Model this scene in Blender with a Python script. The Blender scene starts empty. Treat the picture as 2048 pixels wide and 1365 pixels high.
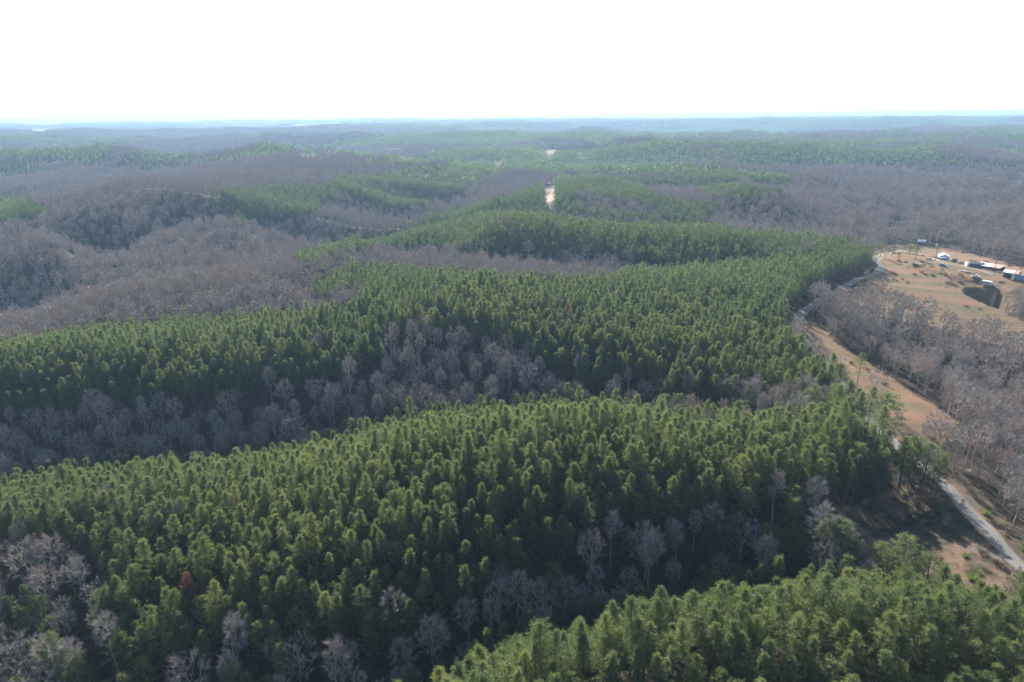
import bpy, bmesh, math, random
import numpy as np
from mathutils import Matrix, Vector

R = math.radians
S = bpy.context.scene
COL = S.collection
rng = np.random.default_rng(11)
random.seed(11)

# ------------------------------------------------------------------ camera
HC, FPX, PITCH, ROLL = 95.0, 1384.0, R(18.2), R(0.44)
cp, sp = math.cos(PITCH), math.sin(PITCH)
F_ = np.array((0, cp, -sp)); R0_ = np.array((1., 0, 0)); U0_ = np.array((0, sp, cp))
R_ = R0_*math.cos(ROLL) - U0_*math.sin(ROLL)
U_ = U0_*math.cos(ROLL) + R0_*math.sin(ROLL)
cam_d = bpy.data.cameras.new('camera')
cam = bpy.data.objects.new('camera', cam_d); COL.objects.link(cam)
cam_d.sensor_fit = 'HORIZONTAL'; cam_d.angle = 2*math.atan(1024/FPX)
cam_d.clip_start = 1.0; cam_d.clip_end = 80000
cam.matrix_world = Matrix(((R_[0], U_[0], -F_[0], 0), (R_[1], U_[1], -F_[1], 0), (R_[2], U_[2], -F_[2], HC), (0, 0, 0, 1)))
S.camera = cam

# ------------------------------------------------------------------ light
SUN_EL, SUN_AZ = R(30.5), R(-7)          # azimuth clockwise from +Y (the viewing direction)
w = bpy.data.worlds.new('World'); S.world = w; w.use_nodes = True
wn = w.node_tree.nodes; wl = w.node_tree.links
bg = wn['Background']; sky = wn.new('ShaderNodeTexSky')
sky.sky_type = 'NISHITA'; sky.sun_disc = False; sky.sun_elevation = SUN_EL; sky.sun_rotation = SUN_AZ
sky.altitude = 300; sky.air_density = 1.0; sky.dust_density = 0.8; sky.ozone_density = 1.0
bg.inputs['Strength'].default_value = 0.09
wl.new(sky.outputs[0], bg.inputs[0])
sun_d = bpy.data.lights.new('sun', 'SUN'); sun_d.energy = 5.0; sun_d.angle = R(0.55); sun_d.color = (1, .93, .82)
sun = bpy.data.objects.new('sun', sun_d); COL.objects.link(sun)
sdir = Vector((math.sin(SUN_AZ)*math.cos(SUN_EL), math.cos(SUN_AZ)*math.cos(SUN_EL), math.sin(SUN_EL)))
sun.rotation_euler = sdir.to_track_quat('Z', 'Y').to_euler()
S.view_settings.view_transform = 'Standard'; S.view_settings.look = 'None'
S.view_settings.exposure = 1.58; S.view_settings.gamma = 1
S.render.engine = 'CYCLES'
cy = S.cycles
cy.use_denoising = True; cy.denoiser = 'OPENIMAGEDENOISE'; cy.denoising_prefilter = 'ACCURATE'
cy.max_bounces = 5; cy.diffuse_bounces = 3; cy.glossy_bounces = 1; cy.transmission_bounces = 3; cy.volume_bounces = 1
cy.transparent_max_bounces = 6; cy.caustics_reflective = False; cy.caustics_refractive = False

# ------------------------------------------------------------------ picture <-> ground geometry
def project(x, y, z):
    x = np.asarray(x, float); y = np.asarray(y, float); dz = np.asarray(z, float) - HC
    d = x*F_[0] + y*F_[1] + dz*F_[2]
    a = x*R_[0] + y*R_[1] + dz*R_[2]; b = x*U_[0] + y*U_[1] + dz*U_[2]
    d = np.where(d < 1, 1, d)
    return 1024 + FPX*a/d, 682.5 - FPX*b/d, d

def back(px, py, z):
    v = F_ + R_*((px-1024)/FPX) + U_*((682.5-py)/FPX)
    t = (z-HC)/v[2]
    return t*v[0], t*v[1]

# ------------------------------------------------------------------ terrain heights
# surveyed lines: (pixel x, pixel y, ground height); C = a line of tree tops (canopy CH above ground), G = bare ground, W = world x,y,z
CH = 16.5
C_LINES = [
 # near stand, lower right
 [(820,1365,-9),(960,1290,-6),(1100,1240,-3),(1230,1195,-1.5),(1400,1160,0),(1560,1145,0),(1720,1140,0),(1850,1165,0),(2048,1180,-1)],
 [(1150,1365,-10),(1500,1365,-5),(2048,1365,-4)],
 # main near stand
 [(0,965,-16),(130,935,-14),(300,925,-13),(470,910,-11),(640,895,-9),(850,830,-3),(1000,812,0),(1150,795,2),(1300,815,1),(1450,840,0),(1600,835,1),(1700,820,2)],
 [(0,1080,-20),(300,1080,-16),(600,1060,-12),(900,1000,-8),(1200,960,-5),(1500,940,-3),(1650,900,0)],
 [(0,1250,-25),(300,1250,-22),(600,1230,-20),(900,1150,-17),(1150,1060,-13),(1300,1060,-13),(1500,1020,-11)],
 # first valley, bare
 [(0,890,-31),(300,870,-30),(600,840,-28),(900,785,-21),(1100,765,-18),(1250,775,-15),(1400,795,-11),(1550,795,-7)],
 # second pine ridge
 [(0,790,-19),(300,760,-15),(600,715,-11),(900,665,-7),(1100,670,-6),(1300,680,-3),(1500,680,0),(1650,720,0)],
 [(0,692,-6),(200,657,-5),(400,642,-4),(600,630,-2),(760,610,0),(900,605,2),(1100,610,2),(1300,610,2),(1450,600,2),(1600,570,2)],
 [(700,540,2),(900,552,6),(1050,558,6),(1190,564,4),(1300,548,4),(1450,530,5),(1600,512,5),(1730,503,4)],
 # bare knoll at the left
 [(0,662,-12),(150,640,-11),(300,632,-10),(450,625,-9)],
 [(0,640,-11),(100,618,-7),(200,583,-3),(350,548,1),(520,527,3),(620,537,2)],
 # third valley
 [(40,585,-40),(200,540,-40),(400,500,-37),(560,488,-32),(680,515,-26),(900,533,-21),(1100,545,-18),(1300,542,-11),(1500,505,-2)],
 # third pine ridge
 [(590,517,-14),(650,495,-6),(750,472,2),(900,454,6),(1170,444,8),(1300,452,8),(1500,470,6),(1640,484,3)],
 [(700,500,-11),(900,503,-7),(1100,507,-5),(1300,520,-4),(1450,500,0)],
 # behind
 [(700,455,-22),(1000,440,-10),(1200,434,-8),(1350,440,-8),(1500,445,-10)],
 [(790,453,-6),(900,426,3),(1000,400,8),(1085,376,10),(1115,356,13),(1300,360,13),(1450,370,10),(1560,388,5)],
 [(1130,420,-2),(1250,405,2),(1400,405,0),(1600,430,-10),(1800,420,-14),(2000,430,-14)],
 [(1700,465,-6),(1850,470,-8),(2000,500,-8)],
 [(900,395,-18),(1050,352,-6),(1300,350,0),(1500,362,-4)],
 [(700,362,0),(900,334,8),(1000,316,14),(1200,322,12),(1500,345,6)],
 # left hills
 [(0,470,-12),(120,462,-9),(220,470,-14),(300,450,-6),(380,458,-15),(480,440,-6),(620,430,-12),(760,420,-16)],
 [(120,440,4),(250,408,9),(350,386,11),(450,376,11),(560,372,8),(640,374,5)],
 [(0,420,-36),(100,385,-42),(250,352,-44),(400,350,-38),(600,354,-28)],
 [(400,330,4),(600,315,8),(850,312,8)],
 [(1700,360,-2),(1900,370,-4),(2048,390,-6)],
]
G_LINES = [
 [(1750,540,1),(1800,565,0),(1850,600,-2),(1850,640,-4),(1950,640,-6),(2040,680,-10)],
 [(1800,505,2),(1900,525,2),(2000,545,1),(2048,552,0),(1900,550,0),(2000,575,-3)],
 [(1600,650,2),(1640,690,0),(1750,765,-2),(1850,835,-4),(1880,870,-4)],
 [(1650,590,2),(1700,570,2)],
 [(1900,980,-1),(1960,1050,-2),(2040,1140,-3)],
 [(1800,1060,-6),(1740,1025,-7),(1880,1130,-4),(1960,1170,-3)],
]
H_LINES = [[(1720,640,-3),(1800,690,-10),(1950,770,-13),(2048,800,-14)], [(1960,860,-8),(2020,950,-5)]]
W_PTS = [(80,122,-12),(45,123,-19),(15,119,-26),(-15,113,-30),(-45,107,-34),(-90,103,-36),(-130,125,-30),(0,45,-8),(50,45,-8),(-50,45,-26),(-40,80,-26)]

def dens(line, off):
    out = []
    for (a, b) in zip(line[:-1], line[1:]):
        n = max(1, int(abs(a[0]-b[0])//90))
        for k in range(n):
            t = k/n; out.append([a[i]*(1-t)+b[i]*t for i in range(3)])
    out.append(list(line[-1]))
    return [(*back(p[0], p[1], p[2]+off), p[2]) for p in out]
CP = [p for l in C_LINES for p in dens(l, CH)] + [p for l in G_LINES for p in dens(l, 0)] + [p for l in H_LINES for p in dens(l, 10)] + W_PTS
for a in range(-54, 55, 9):
    CP.append((2600*math.sin(R(a)), 2600*math.cos(R(a)), 0.0))
CP = np.array(CP)
cu, cv = np.arctan2(CP[:, 0], CP[:, 1]), 0.5*np.log(CP[:, 0]**2+CP[:, 1]**2)
def mq(u, v, uu, vv): return np.sqrt((u-uu)**2 + (v-vv)**2 + 0.035**2)
A = mq(cu[:, None], cv[:, None], cu[None], cv[None])
n = len(CP); P1 = np.stack([np.ones(n), cu, cv], 1)
M = np.zeros((n+3, n+3)); M[:n, :n] = A - 0.005*np.eye(n); M[:n, n:] = P1; M[n:, :n] = P1.T
SOL = np.linalg.solve(M, np.concatenate([CP[:, 2], np.zeros(3)]))

def vnoise(x, y, seed=0):
    xi = np.floor(x).astype(np.int64); yi = np.floor(y).astype(np.int64)
    fx = x-xi; fy = y-yi; fx = fx*fx*fx*(fx*(fx*6-15)+10); fy = fy*fy*fy*(fy*(fy*6-15)+10)
    def h(a, b):
        k = (a*374761393 + b*668265263 + seed*2147483647) & 0xffffffff
        k = ((k ^ (k >> 13))*1274126177) & 0xffffffff
        return ((k ^ (k >> 16)) & 0xffff)/65535.0
    return (h(xi, yi)*(1-fx)+h(xi+1, yi)*fx)*(1-fy) + (h(xi, yi+1)*(1-fx)+h(xi+1, yi+1)*fx)*fy
def fbm(x, y, seed=0, oc=4):
    s, a, t = 0, 1, 0
    for k in range(oc):
        s = s + a*vnoise(x*2**k+17.3*k, y*2**k-9.1*k, seed+k); t += a; a *= .5
    return s/t
def sstep(a, b, x):
    t = np.clip((x-a)/(b-a), 0, 1); return t*t*(3-2*t)

def height(x, y):
    r = np.hypot(x, y); u = np.arctan2(x, y); v = np.log(np.maximum(r, 30))
    z = np.empty_like(r)
    for i in range(0, len(r), 20000):
        s = slice(i, i+20000)
        z[s] = mq(u[s, None], v[s, None], cu[None], cv[None]) @ SOL[:n] + SOL[n] + SOL[n+1]*u[s] + SOL[n+2]*v[s]
    wx, wy = x+90*(fbm(x/300, y/300, 12, 2)-.5), y+90*(fbm(x/300, y/300, 14, 2)-.5)
    rid = np.clip(1-np.abs(2*vnoise(wx/640, wy/380, 5)-1)*1.35, -.3, 1)*.7 + np.clip(1-np.abs(2*vnoise(wx/260+3.3, wy/190, 8)-1)*1.3, -.3, 1)*.3
    far = 30*(fbm(x/2600, y/2600, 3, 3)-.5)*2 + 62*(rid-.55) + 70*sstep(7000, 20000, r)*(fbm(x/6000, y/6000, 9, 3)-.5)
    t = sstep(800, 1400, r)
    mid = np.clip(1-np.abs(2*vnoise(wx/150+7.7, wy/105, 15)-1)*1.3, -.3, 1)
    z = z + 17*(mid-.5)*sstep(400, 640, r)*(1-.6*np.exp(-((u-.03)/.16)**2))*(1-sstep(.33, .42, u)*(1-sstep(620, 800, r)))
    z = z*(1-t) + far*t
    z = z + (fbm(x/38, y/38, 21, 3)-.5)*3.0*sstep(60, 200, r)
    return z

NU, NV = 561, 860
UU = np.linspace(R(-50), R(50), NU)
VV = np.linspace(math.log(38), math.log(30000), NV)
gu, gv = np.meshgrid(UU, VV)
GX = (np.exp(gv)*np.sin(gu)); GY = (np.exp(gv)*np.cos(gu))
GZ = height(GX.ravel(), GY.ravel()).reshape(NV, NU)
def ground(x, y):
    x = np.atleast_1d(np.asarray(x, float)); y = np.atleast_1d(np.asarray(y, float))
    u = np.arctan2(x, y); v = 0.5*np.log(x*x+y*y)
    a = np.clip((u-UU[0])/(UU[1]-UU[0]), 0, NU-1.001); b = np.clip((v-VV[0])/(VV[1]-VV[0]), 0, NV-1.001)
    i = a.astype(int); j = b.astype(int); fa = a-i; fb = b-j
    return (GZ[j, i]*(1-fa)+GZ[j, i+1]*fa)*(1-fb)+(GZ[j+1, i]*(1-fa)+GZ[j+1, i+1]*fa)*fb
def hit(px, py):
    """the ground point seen at a pixel"""
    v = F_ + R_*((px-1024)/FPX) + U_*((682.5-py)/FPX)
    t = np.exp(np.linspace(math.log(60), math.log(20000), 4000))
    z = HC + t*v[2]; g = ground(t*v[0], t*v[1])
    k = int(np.argmax(z < g)) or len(t)-1
    return t[k]*v[0], t[k]*v[1], g[k]

# the steep sided pit dug below the parked trailer
PITX, PITY, _z = hit(1976, 595)
dx_, dy_ = (GX-PITX), (GY-PITY)
pit = 1-sstep(np.where(dy_ > 0, .72, .3), 1.08, np.hypot(dx_/10, np.where(dy_ > 0, dy_/14, dy_/21))+0.16*(fbm(GX/7, GY/7, 31, 2)-.5))
GZ -= 12*pit
for a_, b_, h_, w_ in (((1814,531),(1886,548),2.2,2.6), ((1902,556),(1958,563),2.6,3.0), ((1742,543),(1800,551),1.0,2.0), ((1985,575),(2030,590),2.5,4)):
    p0 = np.array(hit(*a_)[:2]); p1 = np.array(hit(*b_)[:2]); e_ = p1-p0
    t_ = np.clip(((GX-p0[0])*e_[0]+(GY-p0[1])*e_[1])/(e_@e_), 0, 1)
    GZ += h_*np.exp(-((GX-p0[0]-t_*e_[0])**2+(GY-p0[1]-t_*e_[1])**2)/w_**2)*(.75+.5*fbm(GX/6, GY/6, 41, 2))

# ------------------------------------------------------------------ land cover, surveyed from the photograph
def inpoly(px, py, poly):
    c = np.zeros(px.shape, bool); q = len(poly); j = q-1
    for i in range(q):
        xi, yi = poly[i]; xj, yj = poly[j]
        if yi != yj:
            c ^= ((yi > py) != (yj > py)) & (px < (xj-xi)*(py-yi)/(yj-yi)+xi)
        j = i
    return c
BARE, PINE, NONE, MIXED = 0, 1, 2, 3
COVER = [
 (PINE, [(780,1380),(960,1285),(1100,1235),(1230,1190),(1400,1155),(1560,1140),(1720,1135),(1850,1165),(2048,1175),(2300,1180),(2300,1700),(600,1700)]),
 (PINE, [(-200,990),(0,960),(130,930),(300,920),(470,905),(640,890),(680,855),(850,815),(1000,805),(1150,790),(1230,800),(1320,835),(1420,850),(1600,825),(1680,780),(1740,770),(1800,870),(1860,900),(1900,930),(1870,975),(1700,955),(1580,935),(1540,965),(1420,1000),(1330,1020),(1230,1030),(1150,1060),(1100,1100),(1000,1135),(920,1195),(850,1250),(760,1262),(680,1225),(600,1255),(500,1268),(420,1262),(330,1310),(230,1300),(232,1180),(200,1120),(150,1070),(50,1050),(-200,1060)]),
 (MIXED, [(1420,1000),(1540,960),(1700,955),(1640,1100),(1400,1100)]),
 (MIXED, [(1300,760),(1480,730),(1690,770),(1640,830),(1450,845),(1330,830)]),
 (PINE, [(-200,740),(0,688),(200,652),(400,637),(600,625),(700,592),(640,582),(620,572),(690,532),(800,537),(1000,552),(1190,560),(1240,548),(1400,528),(1600,508),(1740,497),(1765,535),(1700,565),(1600,590),(1550,640),(1620,690),(1700,760),(1600,775),(1480,740),(1380,755),(1310,765),(1300,730),(1180,745),(1080,720),(1040,680),(950,665),(860,640),(780,650),(760,700),(640,745),(480,765),(300,790),(120,800),(0,810),(-200,820)]),
 (BARE, [(620,590),(740,570),(700,610),(600,625)]),
 (PINE, [(590,525),(600,510),(700,478),(850,453),(1000,446),(1170,440),(1300,448),(1500,466),(1640,478),(1700,480),(1690,496),(1600,503),(1450,512),(1340,528),(1230,505),(1100,498),(900,492),(720,495),(640,520)]),
 (PINE, [(790,458),(900,423),(1000,398),(1080,372),(1110,352),(1300,358),(1450,366),(1570,385),(1500,398),(1440,410),(1410,445),(1300,440),(1200,440),(1170,425),(1120,440),(1000,440),(870,452)]),
 (BARE, [(1120,405),(1180,385),(1260,400),(1330,420),(1300,432),(1200,420)]),
 (BARE, [(1270,372),(1330,372),(1480,398),(1430,408),(1330,395)]),
 (PINE, [(410,395),(450,380),(560,372),(640,375),(700,355),(800,345),(900,330),(1000,318),(1060,312),(1020,340),(960,362),(900,395),(830,415),(760,420),(720,395),(650,400),(620,425),(540,440),(470,440),(460,415),(415,405)]),
 (PINE, [(1000,312),(1150,312),(1300,322),(1460,340),(1590,352),(1570,372),(1450,362),(1300,350),(1100,345),(1000,340)]),
 (PINE, [(700,330),(820,318),(980,300),(1100,290),(1060,305),(960,318),(840,330)]),
 (PINE, [(1150,298),(1350,310),(1560,325),(1560,335),(1350,322),(1150,310)]),
 (PINE, [(-100,395),(60,400),(100,425),(60,440),(-100,440)]),
 (PINE, [(290,325),(360,322),(370,340),(300,345)]),
 (PINE, [(560,296),(680,280),(820,276),(830,288),(700,296),(600,306)]),
 (MIXED, [(1520,455),(1580,450),(1640,470),(1560,478)]),
 (BARE, [(1575,640),(1590,585),(1690,560),(1640,650)]),
 (MIXED, [(-200,1200),(120,1160),(228,1200),(232,1304),(330,1312),(600,1262),(720,1400),(-200,1600)]),
]
FIELDS = [
 [(1772,528),(1755,550),(1735,562),(1690,582),(1652,602),(1645,622),(1690,628),(1735,612),(1765,595)],
 [(1770,452),(1800,447),(1808,468),(1782,472)],
 [(1745,600),(1728,560),(1765,528),(1740,510),(1770,492),(1830,488),(1900,498),(1990,520),(2048,535),(2300,560),(2300,600),(2034,606),(2014,612),(2010,628),(2048,645),(2300,720),(2300,780),(2048,705),(1960,680),(1900,665),(1850,650),(1790,640),(1760,620)],
 [(1588,640),(1604,634),(1692,695),(1774,752),(1860,805),(1914,850),(1890,892),(1800,890),(1750,800),(1700,765),(1640,705)],
 [(1650,1030),(1760,985),(1880,965),(1930,940),(2140,1190),(2060,1235),(1930,1240),(1800,1225),(1700,1180),(1650,1110)],
]
CLEAR = [
 [(1087,374),(1110,370),(1112,388),(1103,406),(1089,404)],
 [(982,330),(990,321),(1005,322),(1006,329),(990,335)],
 [(1085,311),(1094,299),(1116,299),(1112,307),(1095,312)], [(1140,301),(1152,304),(1190,313),(1160,310)],
 [(590,306),(675,302),(677,308),(590,312)], [(765,298),(806,294),(808,299),(768,303)],
 [(80,324),(115,325),(105,331),(82,330)],
 [(285,350),(302,349),(300,354),(286,354)],
]
FARCLEAR = [
 [(560,256),(600,250),(680,246),(682,252),(610,257)], [(390,260),(520,254),(520,257),(400,262)],
 [(50,258),(120,258),(90,272),(70,270)],
 [(1762,275),(1772,277),(1778,288),(1770,284)],
]
def any_poly(px, py, polys):
    c = np.zeros(px.shape, bool)
    for p in polys: c |= inpoly(px, py, p)
    return c
def cover(x, y, z):
    """what grows at a place"""
    px, py, d = project(x, y, z+11)
    r = np.hypot(x, y)
    px = px + (fbm(x/14, y/14, 51, 2)-.5)*26*np.clip(200/r, .1, 1); py = py + (fbm(x/14, y/14, 52, 2)-.5)*22*np.clip(200/r, .1, 1)
    c = np.full(x.shape, BARE)
    nz = fbm(x/560+2*fbm(x/300, y/300, 65, 2), y/250, 61, 3)
    green = .33 + .20*sstep(500, 1000, px) + .05*sstep(1500, 2048, px)
    far = (py < 330) | (r > 1500)
    c[far & (nz < green)] = PINE
    for k, p in COVER: c[inpoly(px, py, p)] = k
    bx, by, _ = project(x, y, z)
    c[any_poly(bx, by, FIELDS)] = NONE
    c[road_dist(x, y) < 4.6] = NONE
    c[any_poly(bx, by, CLEAR+FARCLEAR)] = NONE
    for hh in (5, 10, 15): c[any_poly(*project(x, y, z+hh)[:2], CLEAR)] = NONE
    return c

# ------------------------------------------------------------------ the gravel road's line
ROAD_PX = [(1640,476),(1690,485),(1715,494),(1735,507),(1752,523),(1766,533),(1758,545),(1730,556),(1690,575),(1655,592),(1625,611),(1596,633),(1586,652),(1602,678),(1640,718),(1690,778),(1740,842),(1800,897),(1861,945),(1908,985),(1938,1025),(1998,1092),(2052,1145),(2120,1210),(2230,1310)]
def smooth_line(P, step):
    P = np.asarray(P, float); d = np.r_[0, np.cumsum(np.hypot(*np.diff(P, axis=0).T))]
    t = np.arange(0, d[-1], step); Q = np.stack([np.interp(t, d, P[:, i]) for i in range(2)], 1)
    k = np.ones(9)/9; pad = np.pad(Q, ((4, 4), (0, 0)), 'edge')
    for _ in range(2):
        Q = np.stack([np.convolve(np.pad(Q[:, i], 4, 'edge'), k, 'valid') for i in range(2)], 1)
    return Q
ROAD = smooth_line([hit(*p)[:2] for p in ROAD_PX], 2.0)
def road_dist(x, y):
    out = np.full(len(x), 1e9); k = np.flatnonzero((x > 60) & (y < 800) & (x < 400))
    for i in range(0, len(k), 4000):
        q = k[i:i+4000]; out[q] = np.sqrt(((x[q, None]-ROAD[None, :, 0])**2+(y[q, None]-ROAD[None, :, 1])**2).min(1))
    return out

# ------------------------------------------------------------------ materials
def mat(name):
    m = bpy.data.materials.new(name); m.use_nodes = True
    nt = m.node_tree; nt.nodes.clear()
    return m, nt.nodes, nt.links
def ramp(N, stops):
    r = N.new('ShaderNodeValToRGB'); e = r.color_ramp.elements
    while len(e) < len(stops): e.new(.5)
    for q, (p, c) in zip(e, stops): q.position = p; q.color = (*c, 1)
    return r
def foliage(name, stops, transl=.5, gloss=.07):
    m, N, L = mat(name)
    o = N.new('ShaderNodeOutputMaterial')
    at = N.new('ShaderNodeAttribute'); at.attribute_type = 'INSTANCER'; at.attribute_name = 'tint'
    geo = N.new('ShaderNodeNewGeometry')
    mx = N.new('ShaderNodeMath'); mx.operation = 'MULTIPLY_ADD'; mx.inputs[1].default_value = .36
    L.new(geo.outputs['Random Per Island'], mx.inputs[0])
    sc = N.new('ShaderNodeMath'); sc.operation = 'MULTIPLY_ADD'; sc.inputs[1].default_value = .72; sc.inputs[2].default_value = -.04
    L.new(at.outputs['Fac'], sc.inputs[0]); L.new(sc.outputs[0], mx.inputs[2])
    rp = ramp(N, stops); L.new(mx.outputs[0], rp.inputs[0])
    d = N.new('ShaderNodeBsdfDiffuse'); t = N.new('ShaderNodeBsdfTranslucent'); g = N.new('ShaderNodeBsdfGlossy')
    g.inputs['Roughness'].default_value = .45; g.inputs['Color'].default_value = (.6, .6, .55, 1)
    hs = N.new('ShaderNodeHueSaturation'); hs.inputs['Hue'].default_value = .485; hs.inputs['Value'].default_value = 1.7; hs.inputs['Saturation'].default_value = 1.1
    L.new(rp.outputs[0], d.inputs[0]); L.new(rp.outputs[0], hs.inputs['Color']); L.new(hs.outputs[0], t.inputs[0])
    a = N.new('ShaderNodeMixShader'); a.inputs[0].default_value = transl; L.new(d.outputs[0], a.inputs[1]); L.new(t.outputs[0], a.inputs[2])
    b = N.new('ShaderNodeMixShader'); b.inputs[0].default_value = gloss; L.new(a.outputs[0], b.inputs[1]); L.new(g.outputs[0], b.inputs[2])
    L.new(b.outputs[0], o.inputs[0])
    return m
def bark(name, stops, tint=True):
    m, N, L = mat(name)
    o = N.new('ShaderNodeOutputMaterial'); p = N.new('ShaderNodeBsdfPrincipled'); p.inputs['Roughness'].default_value = .8
    p.inputs['Specular IOR Level'].default_value = .25
    rp = ramp(N, stops)
    if tint:
        at = N.new('ShaderNodeAttribute'); at.attribute_type = 'INSTANCER'; at.attribute_name = 'tint'
        geo = N.new('ShaderNodeNewGeometry')
        mx = N.new('ShaderNodeMath'); mx.operation = 'MULTIPLY_ADD'; mx.inputs[1].default_value = .25
        L.new(geo.outputs['Random Per Island'], mx.inputs[0]); L.new(at.outputs['Fac'], mx.inputs[2]); L.new(mx.outputs[0], rp.inputs[0])
    else:
        nz = N.new('ShaderNodeTexNoise'); nz.inputs['Scale'].default_value = 3; L.new(nz.outputs[0], rp.inputs[0])
    L.new(rp.outputs[0], p.inputs['Base Color']); L.new(p.outputs[0], o.inputs[0])
    return m
M_NEEDLE = foliage('pine_needles', [(0, (.052, .088, .033)), (.45, (.081, .120, .041)), (.8, (.114, .148, .048)), (1, (.152, .175, .057))], .55)
M_DEADN = foliage('dead_needles', [(0, (.16, .07, .045)), (1, (.24, .13, .08))], .25)
M_PBARK = bark('pine_bark', [(.3, (.07, .05, .04)), (.7, (.14, .10, .08))], False)
M_TWIG = bark('bare_twigs', [(0, (.30, .275, .258)), (.5, (.32, .278, .25)), (.85, (.33, .26, .215)), (1, (.34, .23, .165))])
M_BBARK = bark('bare_bark', [(0, (.20, .18, .165)), (.6, (.27, .245, .225)), (1.0, (.36, .33, .30))])
M_BRUSH = bark('dry_brush', [(0, (.10, .07, .05)), (.5, (.17, .12, .08)), (1, (.24, .17, .10))])

# ------------------------------------------------------------------ mesh helpers
def mesh(name, V, T, mats, mi=None, smooth=False):
    V = np.asarray(V, np.float32); T = np.asarray(T, np.int32); k = T.shape[1]
    me = bpy.data.meshes.new(name)
    me.vertices.add(len(V)); me.vertices.foreach_set('co', V.ravel())
    me.loops.add(T.size); me.loops.foreach_set('vertex_index', T.ravel())
    me.polygons.add(len(T)); me.polygons.foreach_set('loop_start', np.arange(0, T.size, k, dtype=np.int32))
    if mi is not None: me.polygons.foreach_set('material_index', np.asarray(mi, np.int32))
    if smooth: me.polygons.foreach_set('use_smooth', np.ones(len(T), bool))
    for m in mats: me.materials.append(m)
    me.update(calc_edges=True)
    return me
class Soup:
    """triangles gathered into one mesh"""
    def __init__(s): s.V = []; s.T = []; s.n = 0
    def add(s, V, T):
        V = np.asarray(V, float).reshape(-1, 3); T = np.asarray(T, int).reshape(-1, 3)
        s.V.append(V); s.T.append(T+s.n); s.n += len(V)
    def tube(s, a, b, ra, rb, k=5):
        a = np.asarray(a, float); b = np.asarray(b, float); d = b-a; d = d/(np.linalg.norm(d)+1e-9)
        q = np.cross(d, (1, 0, 0) if abs(d[0]) < .8 else (0, 1, 0)); q /= np.linalg.norm(q); p = np.cross(d, q)
        t = np.arange(k)*2*math.pi/k
        ring = np.outer(np.cos(t), q)+np.outer(np.sin(t), p)
        T = []
        for i in range(k):
            j = (i+1) % k; T += [(i, j, k+j), (i, k+j, k+i)]
        s.add(np.concatenate([a+ring*ra, b+ring*rb]), T)
    def blades(s, c, d, length, width):
        """one thin triangle per row: from c along d"""
        m = len(c); d = d/(np.linalg.norm(d, axis=1, keepdims=True)+1e-9)
        q = np.cross(d, rng.normal(size=(m, 3))); q /= (np.linalg.norm(q, axis=1, keepdims=True)+1e-9)
        w_ = (np.broadcast_to(width, (m,))/2)[:, None]; l_ = np.broadcast_to(length, (m,))[:, None]
        V = np.stack([c-q*w_, c+q*w_, c+d*l_], 1)
        s.add(V.reshape(-1, 3), np.arange(3*m).reshape(m, 3))
    def get(s): return np.concatenate(s.V), np.concatenate(s.T)

def rnd(m): 
    v = rng.normal(size=(m, 3)); return v/np.linalg.norm(v, axis=1, keepdims=True)

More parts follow.
